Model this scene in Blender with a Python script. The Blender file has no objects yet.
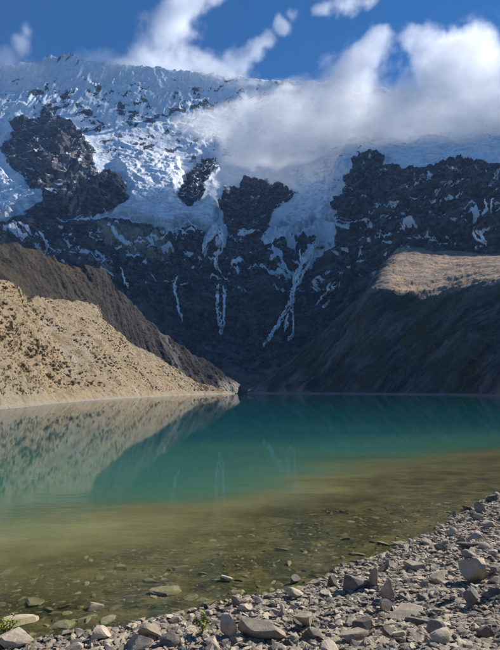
import bpy, bmesh, math, random
import numpy as np
from mathutils import Vector, Matrix

random.seed(7)
RNG = np.random.default_rng(7)
SC = bpy.context.scene
COL = SC.collection

# ------------------------------------------------------------------ camera, sky, sun, exposure
FPX = 491.0            # focal length in photograph pixels (500 x 650)
HCAM = 3.4             # eye above the lake, metres
PITCH = math.atan((390 - 325) / FPX)
CP, SP = math.cos(PITCH), math.sin(PITCH)
cam_d = bpy.data.cameras.new("camera")
cam = bpy.data.objects.new("camera", cam_d)
COL.objects.link(cam)
cam.location = (0, 0, HCAM)
cam.rotation_euler = (math.pi / 2 + PITCH, 0, 0)
cam_d.sensor_fit = 'VERTICAL'
cam_d.sensor_height = 36
cam_d.lens = 36 * FPX / 650
cam_d.clip_start = 0.1
cam_d.clip_end = 20000
SC.camera = cam

SUN_AZ, SUN_EL = math.radians(60), math.radians(38)   # azimuth from +Y towards +X
world = bpy.data.worlds.new("World")
SC.world = world
world.use_nodes = True
wn = world.node_tree
bg = wn.nodes["Background"]
sky = wn.nodes.new("ShaderNodeTexSky")
sky.sky_type = 'NISHITA'
sky.sun_disc = False
sky.sun_elevation = SUN_EL
sky.sun_rotation = SUN_AZ
sky.altitude = 4200
sky.air_density = 1.0
sky.dust_density = 0.05
sky.ozone_density = 4.0
hsv = wn.nodes.new("ShaderNodeHueSaturation")
hsv.inputs['Saturation'].default_value = 1.9
wn.links.new(sky.outputs[0], hsv.inputs['Color'])
wn.links.new(hsv.outputs[0], bg.inputs[0])
bg.inputs[1].default_value = 0.066

sun_d = bpy.data.lights.new("sun", 'SUN')
sun_d.energy = 4.1
sun_d.angle = math.radians(0.53)
sun_d.color = (1.0, 0.96, 0.90)
sun = bpy.data.objects.new("sun", sun_d)
COL.objects.link(sun)
S = Vector((math.cos(SUN_EL) * math.sin(SUN_AZ), math.cos(SUN_EL) * math.cos(SUN_AZ), math.sin(SUN_EL)))
sun.rotation_euler = S.to_track_quat('Z', 'Y').to_euler()
sun.location = S * 3000

SC.view_settings.view_transform = 'Standard'
SC.view_settings.look = 'None'
SC.view_settings.exposure = 0.9
SC.view_settings.gamma = 1.0
SC.view_settings.use_curve_mapping = False
SC.render.engine = 'CYCLES'
cy = SC.cycles
cy.use_denoising = True
cy.max_bounces = 8
cy.diffuse_bounces = 3
cy.glossy_bounces = 3
cy.transparent_max_bounces = 12
cy.volume_bounces = 8
cy.volume_step_rate = 2.0
cy.volume_max_steps = 256
cy.use_adaptive_sampling = True
cy.adaptive_threshold = 0.03
cy.sample_clamp_indirect = 4.0


# ------------------------------------------------------------------ helpers
def at(u, v, Y):
    """World point seen at photograph pixel (u, v) at distance Y along the valley."""
    xn = (np.asarray(u, float) - 250) / FPX
    yn = (325 - np.asarray(v, float)) / FPX
    den = CP - yn * SP
    return np.stack(np.broadcast_arrays(xn * Y / den, np.asarray(Y, float) + 0 * xn * yn, HCAM + Y * (SP + yn * CP) / den), -1)


_G = RNG.normal(size=(256, 3)).astype(np.float32)
_G /= np.linalg.norm(_G, axis=1)[:, None]
_P = np.concatenate([RNG.permutation(256)] * 3).astype(np.int32)


def perlin(p, seed=0):
    shp = p.shape[:-1]
    p = p.reshape(-1, 3).astype(np.float32) + np.float32(seed * 17.31)
    i = np.floor(p)
    f = p - i
    i = i.astype(np.int32) & 255
    w = f * f * f * (f * (f * 6 - 15) + 10)
    out = np.zeros(len(p), np.float32)
    for a in (0, 1):
        wx = w[:, 0] if a else 1 - w[:, 0]
        ha = _P[(i[:, 0] + a) & 255]
        for b in (0, 1):
            wy = w[:, 1] if b else 1 - w[:, 1]
            hb = _P[ha + ((i[:, 1] + b) & 255)]
            for c in (0, 1):
                wz = w[:, 2] if c else 1 - w[:, 2]
                g = _G[_P[hb + ((i[:, 2] + c) & 255)]]
                d = g[:, 0] * (f[:, 0] - a) + g[:, 1] * (f[:, 1] - b) + g[:, 2] * (f[:, 2] - c)
                out += wx * wy * wz * d
    return out.reshape(shp) * 1.5


def fbm(p, octv, seed=0, gain=0.5, ridged=False):
    tot, amp, fr = 0, 1.0, 1.0
    for o in range(octv):
        n = perlin(p * fr, seed + o * 3)
        if ridged:
            n = 1 - 2 * np.abs(n)
        tot = tot + amp * n
        amp *= gain
        fr *= 2.03
    return tot


def sstep(a, b, x):
    t = np.clip((x - a) / (b - a), 0, 1)
    return t * t * (3 - 2 * t)


def poly_sd(u, v, pts):
    """Signed distance (positive inside) of points to a polygon."""
    d2 = np.full(u.shape, 1e12)
    inside = np.zeros(u.shape, bool)
    n = len(pts)
    for k in range(n):
        x0, y0 = pts[k]
        x1, y1 = pts[(k + 1) % n]
        ex, ey = x1 - x0, y1 - y0
        t = np.clip(((u - x0) * ex + (v - y0) * ey) / (ex * ex + ey * ey + 1e-9), 0, 1)
        d2 = np.minimum(d2, (u - x0 - t * ex) ** 2 + (v - y0 - t * ey) ** 2)
        c = ((y0 > v) != (y1 > v)) & (u < ex * (v - y0) / (ey if ey else 1e-9) + x0)
        inside ^= c
    return np.where(inside, 1, -1) * np.sqrt(d2)


def grid_normals(P):
    du = np.gradient(P, axis=1)
    dv = np.gradient(P, axis=0)
    n = np.cross(du, dv)
    n /= np.linalg.norm(n, axis=-1)[..., None] + 1e-9
    return n


def grid_mesh(name, P, mat, attrs=None, keep=None):
    """Mesh from a (rows, cols, 3) grid of points."""
    R, C = P.shape[:2]
    idx = np.arange(R * C).reshape(R, C)
    q = np.stack([idx[:-1, :-1], idx[:-1, 1:], idx[1:, 1:], idx[1:, :-1]], -1).reshape(-1, 4)
    co = P.reshape(-1, 3)
    at_ = {k: a.reshape(-1) for k, a in (attrs or {}).items()}
    if keep is not None:
        kq = (keep[:-1, :-1] | keep[:-1, 1:] | keep[1:, 1:] | keep[1:, :-1]).reshape(-1)
        q = q[kq]
        used = np.unique(q)
        remap = np.zeros(R * C, int)
        remap[used] = np.arange(len(used))
        q = remap[q]
        co = co[used]
        at_ = {k: a[used] for k, a in at_.items()}
    return raw_mesh(name, co, q, mat, at_)


def raw_mesh(name, co, faces, mat, attrs=None, flat=False):
    """Mesh from arrays; faces is an (n, k) array."""
    me = bpy.data.meshes.new(name)
    k = faces.shape[1]
    me.vertices.add(len(co))
    me.vertices.foreach_set('co', np.ascontiguousarray(co, np.float32).ravel())
    me.loops.add(faces.size)
    me.loops.foreach_set('vertex_index', np.ascontiguousarray(faces, np.int32).ravel())
    me.polygons.add(len(faces))
    me.polygons.foreach_set('loop_start', np.arange(0, faces.size, k, dtype=np.int32))
    for nm, a in (attrs or {}).items():
        A = me.attributes.new(nm, 'FLOAT', 'POINT')
        A.data.foreach_set('value', np.ascontiguousarray(a, np.float32))
    me.update(calc_edges=True)
    if flat:
        me.shade_flat()
    else:
        me.shade_smooth()
    if mat:
        me.materials.append(mat)
    return me


def link(name, me, parent=None, loc=None, **tags):
    o = bpy.data.objects.new(name, me)
    COL.objects.link(o)
    if parent:
        o.parent = parent
    if loc is not None:
        o.location = loc
    for k, v in tags.items():
        o[k] = v
    return o


def catmull(P, n):
    """Resample control rows P (m, ...) to n rows with a Catmull-Rom spline."""
    m = len(P)
    t = np.linspace(0, m - 1, n)
    i = np.clip(np.floor(t).astype(int), 0, m - 2)
    f = (t - i).reshape(-1, *([1] * (P.ndim - 1)))
    p0, p1, p2, p3 = P[np.clip(i - 1, 0, m - 1)], P[i], P[i + 1], P[np.clip(i + 2, 0, m - 1)]
    return 0.5 * (2 * p1 + (p2 - p0) * f + (2 * p0 - 5 * p1 + 4 * p2 - p3) * f ** 2 + (3 * p1 - p0 - 3 * p2 + p3) * f ** 3)


# ---- node helpers
def new_mat(name):
    m = bpy.data.materials.new(name)
    m.use_nodes = True
    nt = m.node_tree
    nt.nodes.clear()
    out = nt.nodes.new("ShaderNodeOutputMaterial")
    return m, nt, out


class NT:
    def __init__(self, nt):
        self.nt = nt

    def node(self, typ, **kw):
        n = self.nt.nodes.new(typ)
        ins = kw.pop('ins', {})
        for k, v in kw.items():
            setattr(n, k, v)
        for k, v in ins.items():
            s = n.inputs[k]
            if isinstance(v, bpy.types.NodeSocket):
                self.nt.links.new(v, s)
            else:
                s.default_value = v
        return n

    def noise(self, vec, scale, detail=4, rough=0.55, dist=0.0):
        n = self.node("ShaderNodeTexNoise", ins={'Scale': scale, 'Detail': detail, 'Roughness': rough, 'Distortion': dist})
        self.nt.links.new(vec, n.inputs['Vector'])
        return n.outputs['Fac']

    def math(self, op, a, b=0.0, c=0.0, clamp=False):
        n = self.node("ShaderNodeMath", operation=op, use_clamp=clamp)
        for k, x in enumerate((a, b, c)):
            if isinstance(x, bpy.types.NodeSocket):
                self.nt.links.new(x, n.inputs[k])
            else:
                n.inputs[k].default_value = x
        return n.outputs[0]

    def rng(self, x, a, b, lo=0.0, hi=1.0):
        n = self.node("ShaderNodeMapRange", interpolation_type='SMOOTHSTEP', ins={0: x, 1: a, 2: b, 3: lo, 4: hi})
        return n.outputs[0]

    def mix(self, f, a, b, blend='MIX'):
        n = self.node("ShaderNodeMix", data_type='RGBA', blend_type=blend)
        for s, x in ((n.inputs[0], f), (n.inputs[6], a), (n.inputs[7], b)):
            if isinstance(x, bpy.types.NodeSocket):
                self.nt.links.new(x, s)
            elif isinstance(x, tuple):
                s.default_value = (*x, 1)
            else:
                s.default_value = x
        return n.outputs[2]

    def attr(self, name):
        return self.node("ShaderNodeAttribute", attribute_name=name).outputs['Fac']

    def pos(self):
        return self.node("ShaderNodeNewGeometry").outputs['Position']

    def scalevec(self, vec, s):
        n = self.node("ShaderNodeVectorMath", operation='MULTIPLY', ins={0: vec})
        n.inputs[1].default_value = s
        return n.outputs[0]

    def bump(self, h, dist, strength=1.0, normal=None):
        n = self.node("ShaderNodeBump", ins={'Height': h, 'Distance': dist, 'Strength': strength})
        if normal:
            self.nt.links.new(normal, n.inputs['Normal'])
        return n.outputs[0]

    def princ(self, col, rough=0.85, normal=None, spec=0.25):
        n = self.node("ShaderNodeBsdfPrincipled", ins={'Roughness': rough, 'Specular IOR Level': spec})
        for s, x in ((n.inputs['Base Color'], col),):
            if isinstance(x, bpy.types.NodeSocket):
                self.nt.links.new(x, s)
            else:
                s.default_value = (*x, 1)
        if normal:
            self.nt.links.new(normal, n.inputs['Normal'])
        return n


def surf(nt, out, shader):
    nt.links.new(shader.outputs[0] if hasattr(shader, 'outputs') else shader, out.inputs['Surface'])


# ------------------------------------------------------------------ materials
def mat_mountain():
    m, nt, out = new_mat("rock_and_snow")
    g = NT(nt)
    P = g.pos()
    big = g.noise(P, 0.012, 5, 0.6)
    med = g.noise(P, 0.06, 6, 0.65)
    fine = g.noise(P, 0.3, 6, 0.75)
    sx = g.node("ShaderNodeSeparateXYZ", ins={0: P})
    tz = g.math('SUBTRACT', sx.outputs[2], g.math('MULTIPLY', g.math('ABSOLUTE', sx.outputs[0]), 0.34))
    sv = g.node("ShaderNodeCombineXYZ", ins={0: sx.outputs[0], 1: sx.outputs[1], 2: tz}).outputs[0]
    strat = g.noise(g.scalevec(sv, (0.014, 0.012, 0.085)), 1.0, 6, 0.65, 0.9)
    crag = g.noise(g.scalevec(sv, (1.0, 1.0, 1.5)), 0.075, 8, 0.72, 0.2)
    vert = g.noise(g.scalevec(P, (0.09, 0.05, 0.016)), 1.0, 6, 0.68, 0.4)
    rock = g.mix(g.rng(crag, 0.44, 0.60), (0.015, 0.017, 0.026), (0.165, 0.168, 0.185))  # relief contrast painted into the rock colour, the real shading being soft
    rock = g.mix(g.rng(vert, 0.50, 0.62, 0, 0.7), rock, (0.028, 0.027, 0.032))
    rock = g.mix(g.math('MULTIPLY', g.rng(strat, 0.52, 0.62), g.rng(big, 0.40, 0.60)), rock, (0.19, 0.185, 0.19))
    rock = g.mix(g.rng(big, 0.50, 0.66, 0, 0.45), rock, (0.066, 0.058, 0.054))
    rock = g.mix(g.rng(fine, 0.54, 0.70, 0, 0.65), rock, (0.32, 0.31, 0.31))
    rock = g.mix(g.math('MULTIPLY', g.attr("tan"), g.rng(med, 0.25, 0.6)), rock, (0.42, 0.345, 0.26))
    sn = g.math('ADD', g.attr("snow"), g.math('MULTIPLY_ADD', fine, 1.1, -0.55))
    sn = g.math('ADD', sn, g.math('MULTIPLY_ADD', med, 0.9, -0.45))
    sf = g.rng(sn, 0.42, 0.58)
    snowc = g.mix(g.rng(med, 0.3, 0.7), (0.66, 0.73, 0.80), (0.82, 0.85, 0.88))
    col = g.mix(sf, rock, snowc)
    h = g.math('ADD', g.math('MULTIPLY', med, 1.0), g.math('MULTIPLY', fine, 0.4))
    h = g.math('ADD', h, g.math('MULTIPLY', crag, 1.2))
    h = g.math('ADD', h, g.math('MULTIPLY', vert, 0.8))
    h = g.math('MULTIPLY', h, g.rng(sf, 0.0, 1.0, 1.0, 0.45))
    nb = g.bump(h, 9.0, 0.9)
    surf(nt, out, g.princ(col, 0.9, nb, 0.1))
    return m


def mat_glacier():
    m, nt, out = new_mat("glacier_ice")
    g = NT(nt)
    P = g.pos()
    wob = g.noise(P, 0.05, 4, 0.6)
    dv = g.node("ShaderNodeVectorMath", operation='MULTIPLY_ADD', ins={0: g.node("ShaderNodeTexNoise", ins={'Vector': P, 'Scale': 0.045, 'Detail': 4.0}).outputs['Color'], 2: P})
    dv.inputs[1].default_value = (30, 30, 30)
    crev = g.rng(g.noise(g.scalevec(dv.outputs[0], (0.05, 0.05, 0.16)), 1.0, 6, 0.7), 0.36, 0.52)
    fine = g.noise(P, 0.22, 6, 0.65)
    col = g.mix(crev, (0.50, 0.61, 0.70), (0.82, 0.85, 0.88))
    col = g.mix(g.rng(fine, 0.52, 0.7, 0, 0.45), col, (0.55, 0.61, 0.66))
    col = g.mix(g.math('MULTIPLY', g.attr("rim"), g.rng(wob, 0.3, 0.6)), col, (0.34, 0.36, 0.37))
    h = g.math('ADD', g.math('MULTIPLY', crev, 0.5), fine)
    surf(nt, out, g.princ(col, 0.6, g.bump(h, 3.5, 0.7), 0.3))
    return m


def mat_hill_tan():
    m, nt, out = new_mat("dry_puna_grass")
    g = NT(nt)
    P = g.pos()
    big = g.noise(P, 0.035, 5, 0.6)
    med = g.noise(P, 0.25, 6, 0.7)
    fine = g.noise(P, 1.3, 5, 0.7)
    col = g.mix(g.rng(big, 0.35, 0.65), (0.43, 0.315, 0.185), (0.36, 0.295, 0.21))
    col = g.mix(g.rng(med, 0.46, 0.62), col, (0.29, 0.21, 0.12))
    col = g.mix(g.rng(fine, 0.56, 0.72, 0, 0.8), col, (0.17, 0.125, 0.07))
    col = g.mix(g.rng(g.noise(P, 4.5, 4, 0.7), 0.5, 0.7, 0, 0.55), col, (0.20, 0.15, 0.09))
    scree = g.rng(g.noise(P, 0.05, 4, 0.6, 0.5), 0.58, 0.68)
    col = g.mix(g.math('MULTIPLY', scree, 0.8), col, (0.40, 0.36, 0.30))
    zz = g.math('ADD', g.node("ShaderNodeSeparateXYZ", ins={0: P}).outputs[2], g.math('MULTIPLY_ADD', med, 2.0, -1.0))
    shore = g.rng(zz, 0.5, 1.3, 0.9, 0)
    col = g.mix(shore, col, (0.36, 0.31, 0.23))
    h = g.math('ADD', g.math('MULTIPLY', med, 1.2), g.math('MULTIPLY', fine, 0.5))
    surf(nt, out, g.princ(col, 0.95, g.bump(h, 1.6, 1.0), 0.1))
    return m


def mat_moraine(name, base, light, veg, lowveg=0.0):
    """Scree with down-slope streaks; the attribute grass marks the grassy parts; a light veg colour there can paint sunlight."""
    m, nt, out = new_mat(name)
    g = NT(nt)
    P = g.pos()
    st = g.node("ShaderNodeCombineXYZ", ins={0: g.attr("along"), 1: g.attr("down"), 2: 0.0}).outputs[0]
    streak = g.noise(g.scalevec(st, (0.13, 0.022, 1)), 1.0, 8, 0.72, 0.5)
    med = g.noise(P, 0.16, 6, 0.65)
    fine = g.noise(P, 0.8, 5, 0.7)
    col = g.mix(g.rng(streak, 0.38, 0.66), base, light)
    col = g.mix(g.rng(med, 0.5, 0.7, 0, 0.6), col, tuple(c * 0.5 for c in base))
    col = g.mix(g.rng(fine, 0.55, 0.72, 0, 0.5), col, tuple(min(1, c * 1.25) for c in light))
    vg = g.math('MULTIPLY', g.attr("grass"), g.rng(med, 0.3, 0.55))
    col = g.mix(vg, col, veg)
    lv = g.math('MULTIPLY', g.rng(g.noise(P, 0.03, 4, 0.6), 0.45, 0.6, 0, lowveg), g.math('MULTIPLY', g.rng(fine, 0.35, 0.6), g.rng(g.attr("grass"), 0.0, 0.5, 1, 0)))
    col = g.mix(lv, col, (0.065, 0.080, 0.022))
    col = g.mix(g.math('MULTIPLY', g.attr("pale"), g.rng(fine, 0.3, 0.6)), col, (0.42, 0.37, 0.30))
    shore = g.rng(g.node("ShaderNodeSeparateXYZ", ins={0: P}).outputs[2], 0.4, 1.6, 1, 0)
    col = g.mix(shore, col, (0.34, 0.31, 0.27))
    h = g.math('ADD', g.math('MULTIPLY', med, 1.2), g.math('MULTIPLY', fine, 0.5))
    h = g.math('ADD', h, g.math('MULTIPLY', streak, 0.8))
    surf(nt, out, g.princ(col, 0.95, g.bump(h, 2.4, 0.9), 0.1))
    return m


def mat_ground():
    m, nt, out = new_mat("shore_and_lake_bed")
    g = NT(nt)
    P = g.pos()
    med = g.noise(P, 1.1, 6, 0.65)
    fine = g.noise(P, 9.0, 6, 0.7)
    dirt = g.mix(g.rng(fine, 0.35, 0.7), (0.19, 0.16, 0.125), (0.42, 0.36, 0.285))
    dirt = g.mix(g.rng(med, 0.45, 0.65), dirt, (0.33, 0.28, 0.22))
    algae = g.mix(g.rng(med, 0.40, 0.62), (0.030, 0.030, 0.008), (0.125, 0.108, 0.034))
    algae = g.mix(g.rng(g.noise(g.scalevec(P, (0.45, 0.9, 1)), 1.0, 5, 0.65), 0.46, 0.60, 0, 0.75), algae, (0.040, 0.042, 0.010))
    algae = g.mix(g.rng(fine, 0.5, 0.72, 0, 0.7), algae, (0.19, 0.17, 0.075))
    sand = g.mix(g.rng(g.noise(g.scalevec(P, (0.35, 1.2, 1)), 1.0, 5, 0.65), 0.4, 0.7), (0.48, 0.41, 0.20), (0.32, 0.27, 0.12))
    wet = g.attr("wet")
    bed = g.mix(g.attr("sand"), algae, sand)
    col = g.mix(wet, dirt, bed)
    h = g.math('ADD', g.math('MULTIPLY', med, 0.8), g.math('MULTIPLY', fine, 0.35))
    surf(nt, out, g.princ(col, 0.9, g.bump(h, 0.09, 0.9), 0.15))
    return m


def mat_stone(name, a, b, c, scale=6.0, low=None):
    m, nt, out = new_mat(name)
    g = NT(nt)
    tc = g.node("ShaderNodeTexCoord").outputs['Object']
    oi = g.node("ShaderNodeObjectInfo")
    rnd = g.node("ShaderNodeVectorMath", operation='ADD', ins={0: tc, 1: oi.outputs['Location']}).outputs[0]
    P = g.pos()
    med = g.noise(P, scale, 5, 0.65)
    fine = g.noise(P, scale * 9, 5, 0.7)
    col = g.mix(g.rng(med, 0.35, 0.65), a, b)
    col = g.mix(g.rng(fine, 0.52, 0.75, 0, 0.55), col, c)
    hs = g.node("ShaderNodeHueSaturation", ins={'Value': g.rng(oi.outputs['Random'], 0, 1, 0.75, 1.2), 'Color': col})
    h = g.math('ADD', g.math('MULTIPLY', med, 0.7), g.math('MULTIPLY', fine, 0.4))
    surf(nt, out, g.princ(hs.outputs[0], 0.85, g.bump(h, 0.02, 0.8), 0.25))
    return m


def mat_water():
    m, nt, out = new_mat("lake_water")
    g = NT(nt)
    P = g.pos()
    w1 = g.noise(g.scalevec(P, (1.0, 2.2, 1)), 1.6, 3, 0.5, 0.3)
    w2 = g.noise(g.scalevec(P, (1.0, 1.8, 1)), 7.0, 3, 0.5)
    w3 = g.noise(g.scalevec(P, (1.0, 2.0, 1)), 0.22, 2, 0.5)
    h = g.math('ADD', g.math('MULTIPLY', w1, 0.0030), g.math('MULTIPLY', w2, 0.0011))
    h = g.math('ADD', h, g.math('MULTIPLY', w3, 0.004))
    h = g.math('MULTIPLY', h, g.rng(g.attr("turbid"), 0.15, 0.9, 4.2, 0.2))
    nb = g.bump(h, 1.0, 1.0)
    fres = g.node("ShaderNodeFresnel", ins={'IOR': 1.33})
    nt.links.new(nb, fres.inputs['Normal'])
    gl = g.node("ShaderNodeBsdfGlossy", ins={'Roughness': 0.008})
    nt.links.new(nb, gl.inputs['Normal'])
    tr = g.node("ShaderNodeBsdfTransparent", ins={'Color': (0.92, 0.915, 0.82, 1)})
    turb = g.attr("turbid")
    nz = g.noise(g.scalevec(P, (0.05, 0.16, 1)), 1.0, 4, 0.6, 0.4)
    tf = g.math('ADD', turb, g.math('MULTIPLY_ADD', nz, 0.36, -0.18))
    tf = g.math('MINIMUM', g.math('MAXIMUM', g.math('MULTIPLY', tf, g.rng(turb, 0.0, 0.2)), 0.0), 0.985)
    deep = g.attr("deep")
    col = g.mix(g.rng(deep, 0.0, 0.5), (0.30, 0.285, 0.11), (0.075, 0.20, 0.125))
    col = g.mix(g.rng(deep, 0.35, 1.0), col, (0.004, 0.088, 0.100))
    df = g.node("ShaderNodeBsdfDiffuse", ins={'Color': col})
    body = g.node("ShaderNodeMixShader", ins={0: tf, 1: tr.outputs[0], 2: df.outputs[0]})
    front = g.math('SUBTRACT', 1.0, g.node("ShaderNodeNewGeometry").outputs['Backfacing'])
    fac = g.math('MULTIPLY', fres.outputs[0], front)
    mx = g.node("ShaderNodeMixShader", ins={0: fac, 1: body.outputs[0], 2: gl.outputs[0]})
    surf(nt, out, mx)
    return m


def mat_plain(name, c, rough=0.8, var=0.25, scale=3.0, bumpd=0.0):
    m, nt, out = new_mat(name)
    g = NT(nt)
    n = g.noise(g.pos(), scale, 4, 0.6)
    col = g.mix(g.rng(n, 0.3, 0.7), tuple(x * (1 - var) for x in c), tuple(min(1, x * (1 + var)) for x in c))
    surf(nt, out, g.princ(col, rough, g.bump(n, bumpd, 0.6) if bumpd else None, 0.2))
    return m


def mat_cloud(name, dens, aniso=0.35):
    m, nt, out = new_mat(name)
    g = NT(nt)
    pv = g.node("ShaderNodeVolumePrincipled", ins={'Density': dens, 'Anisotropy': aniso, 'Color': (0.97, 0.975, 0.985, 1)})
    nt.links.new(pv.outputs[0], out.inputs['Volume'])
    return m


M_MOUNT = mat_mountain()
M_ICE = mat_glacier()
M_TAN = mat_hill_tan()
M_BROWN = mat_moraine("brown_moraine_scree", (0.032, 0.029, 0.027), (0.078, 0.069, 0.060), (0.085, 0.066, 0.042))
M_DARK = mat_moraine("dark_moraine_scree", (0.035, 0.038, 0.042), (0.20, 0.195, 0.185), (0.50, 0.335, 0.20), 0.9)  # grass tone lightened so the top looks sunlit
M_GROUND = mat_ground()
M_WATER = mat_water()
M_STONE_PALE = mat_stone("pale_grey_stone", (0.47, 0.385, 0.275), (0.30, 0.24, 0.17), (0.62, 0.52, 0.39))
M_STONE_DARK = mat_stone("dark_grey_stone", (0.20, 0.172, 0.14), (0.12, 0.105, 0.088), (0.33, 0.285, 0.235))
M_STONE_TAN = mat_stone("tan_stone", (0.52, 0.42, 0.28), (0.40, 0.325, 0.22), (0.60, 0.50, 0.36))
M_STONE_WET = mat_stone("algae_stone", (0.13, 0.105, 0.045), (0.08, 0.064, 0.024), (0.20, 0.17, 0.09))
M_STONE_SUNK = mat_stone("sunken_pale_stone", (0.25, 0.22, 0.12), (0.15, 0.13, 0.06), (0.34, 0.31, 0.20))
M_FALL = mat_plain("falling_water", (0.93, 0.94, 0.95), 0.5, 0.12, 0.2, 0.5)
M_LEAF = mat_plain("yellow_green_leaf", (0.24, 0.27, 0.05), 0.6, 0.3, 30.0)
M_STEM = mat_plain("plant_stem", (0.16, 0.15, 0.06), 0.8, 0.2, 30.0)
M_SCRUB = mat_plain("dark_scrub", (0.15, 0.115, 0.06), 0.95, 0.4, 0.4)
M_TUFT = mat_plain("straw_tussock", (0.40, 0.30, 0.16), 0.95, 0.35, 0.3)

# ------------------------------------------------------------------ base sheet below everything
me = raw_mesh("valley_floor", np.array([[-4900, -1900, -30], [4900, -1900, -30], [4900, 4900, -30], [-4900, 4900, -30]], float),
              np.array([[0, 1, 2, 3]]), M_GROUND, {'wet': np.zeros(4), 'sand': np.zeros(4)})
link("valley_floor", me, kind="structure")

# ------------------------------------------------------------------ the mountain
U = np.concatenate([np.linspace(-420, -24, 90), np.linspace(-20, 520, 840), np.linspace(524, 920, 90)])
uc = [-420, -200, -60, 0, 60, 120, 180, 240, 290, 325, 350, 400, 450, 500, 600, 750, 920]
ridge_u = [-420, -200, -60, 0, 30, 50, 62, 72, 84, 110, 150, 200, 250, 300, 350, 400, 450, 500, 650, 920]
ridge_v = [150, 110, 78, 66, 63, 57, 56, 53, 60, 64, 67, 72, 78, 82, 81, 92, 104, 112, 130, 160]
vc = np.array([400, 385, 360, 330, 300, 270, 240, 210, 180, 150, 120, 90, 50], float)
# distance of the wall at each control column (from foot to ridge)
yc = np.array([
    # 400  385  360  330  300  270  240  210   180   150   120   90    50
    [260, 300, 380, 450, 500, 545, 590, 640, 690, 740, 780, 810, 840],      # -420
    [340, 390, 480, 560, 620, 670, 720, 790, 860, 930, 980, 1030, 1080],    # -200
    [420, 470, 570, 650, 710, 760, 815, 900, 1000, 1120, 1230, 1320, 1390],  # -60
    [450, 500, 600, 690, 745, 790, 845, 950, 1080, 1230, 1360, 1470, 1560],  # 0
    [480, 530, 620, 700, 755, 800, 850, 960, 1090, 1240, 1380, 1510, 1620],  # 60
    [500, 545, 630, 705, 765, 815, 880, 1000, 1130, 1280, 1430, 1560, 1680],  # 120
    [515, 555, 635, 710, 770, 830, 900, 1030, 1170, 1330, 1480, 1610, 1730],  # 180
    [520, 560, 640, 715, 775, 840, 905, 1040, 1200, 1370, 1520, 1650, 1760],  # 240
    [520, 560, 640, 710, 770, 835, 920, 1060, 1220, 1380, 1530, 1650, 1760],  # 290
    [515, 555, 630, 695, 750, 810, 900, 1050, 1200, 1350, 1490, 1600, 1700],  # 325
    [510, 545, 615, 675, 720, 755, 800, 860, 930, 1080, 1330, 1500, 1600],    # 350
    [500, 530, 590, 645, 690, 725, 765, 805, 850, 1040, 1280, 1420, 1500],    # 400
    [480, 510, 565, 615, 660, 695, 735, 775, 820, 1030, 1220, 1330, 1400],    # 450
    [460, 490, 540, 590, 635, 670, 710, 755, 800, 990, 1150, 1240, 1300],     # 500
    [420, 445, 495, 540, 580, 615, 650, 690, 740, 880, 1000, 1070, 1120],     # 600
    [350, 375, 415, 455, 490, 520, 555, 590, 630, 720, 800, 850, 890],        # 750
    [270, 290, 320, 350, 380, 405, 430, 460, 490, 550, 600, 640, 670],        # 920
], float)
NR = 600
vr = np.interp(U, ridge_u, ridge_v)
vr = vr + 2.0 * perlin(np.stack([U / 9, 0 * U, 0 * U], -1), 3) + 0.6 * perlin(np.stack([U / 3.5, 0 * U, 0 * U], -1), 4)
T = np.linspace(0, 1, NR)[:, None]
VV = 402 + (vr[None, :] - 402) * T
UU = np.repeat(U[None, :], NR, 0)


def depth(u, v):
    cols = np.stack([np.interp(v.ravel(), vc[::-1], row[::-1]) for row in yc], 0)
    uf = u.ravel()
    k = np.clip(np.searchsorted(uc, uf) - 1, 0, len(uc) - 2)
    a = np.array(uc, float)
    f = (uf - a[k]) / (a[k + 1] - a[k])
    f = f * f * (3 - 2 * f) * 0.5 + f * 0.5
    n = np.arange(len(uf))
    return (cols[k, n] * (1 - f) + cols[k + 1, n] * f).reshape(u.shape)


wu = UU + 5 * perlin(np.stack([UU / 22, VV / 16, 0 * UU], -1), 11) + 3 * perlin(np.stack([UU / 8, VV / 7, 0 * UU], -1), 12)
wv = VV + 4 * perlin(np.stack([UU / 22, VV / 16, 0 * UU], -1), 13) + 2.4 * perlin(np.stack([UU / 7, VV / 6, 0 * UU], -1), 14)

BUTTRESS = [(46, 104), (36, 113), (26, 118), (8, 122), (2, 150), (10, 166), (30, 184), (44, 194), (46, 214), (92, 216), (84, 196), (98, 166), (88, 144), (75, 126), (60, 112)]
KNOB = [(78, 182), (94, 172), (114, 173), (128, 190), (123, 206), (96, 215), (80, 207)]
ROCK3 = [(178, 182), (193, 160), (216, 157), (216, 170), (206, 184), (200, 203), (190, 209), (180, 200)]
ROCK4 = [(214, 202), (225, 186), (248, 177), (276, 183), (298, 190), (292, 201), (276, 208), (270, 224), (262, 240), (226, 238), (222, 216)]
MASSIF = [(332, 222), (338, 192), (350, 170), (364, 153), (380, 157), (386, 168), (402, 173), (430, 168), (462, 163), (500, 166), (560, 172), (920, 200), (920, 420), (300, 420), (312, 300)]
sd_b = poly_sd(wu, wv, BUTTRESS)
sd_k = poly_sd(wu, wv, KNOB)
sd_3 = poly_sd(wu, wv, ROCK3)
sd_4 = poly_sd(wu, wv, ROCK4)
sd_m = poly_sd(wu, wv, MASSIF)
Y = depth(UU, VV)
Y = Y - 80 * sstep(-14, 36, sd_b) * (0.25 + 0.75 * sstep(84, 140, VV)) - 55 * sstep(-4, 14, sd_k) - 25 * sstep(-4, 12, sd_3) - 55 * sstep(-4, 20, sd_4)
Y = Y - 35 * sstep(-6, 10, sd_m) * sstep(300, 250, VV)
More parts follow.
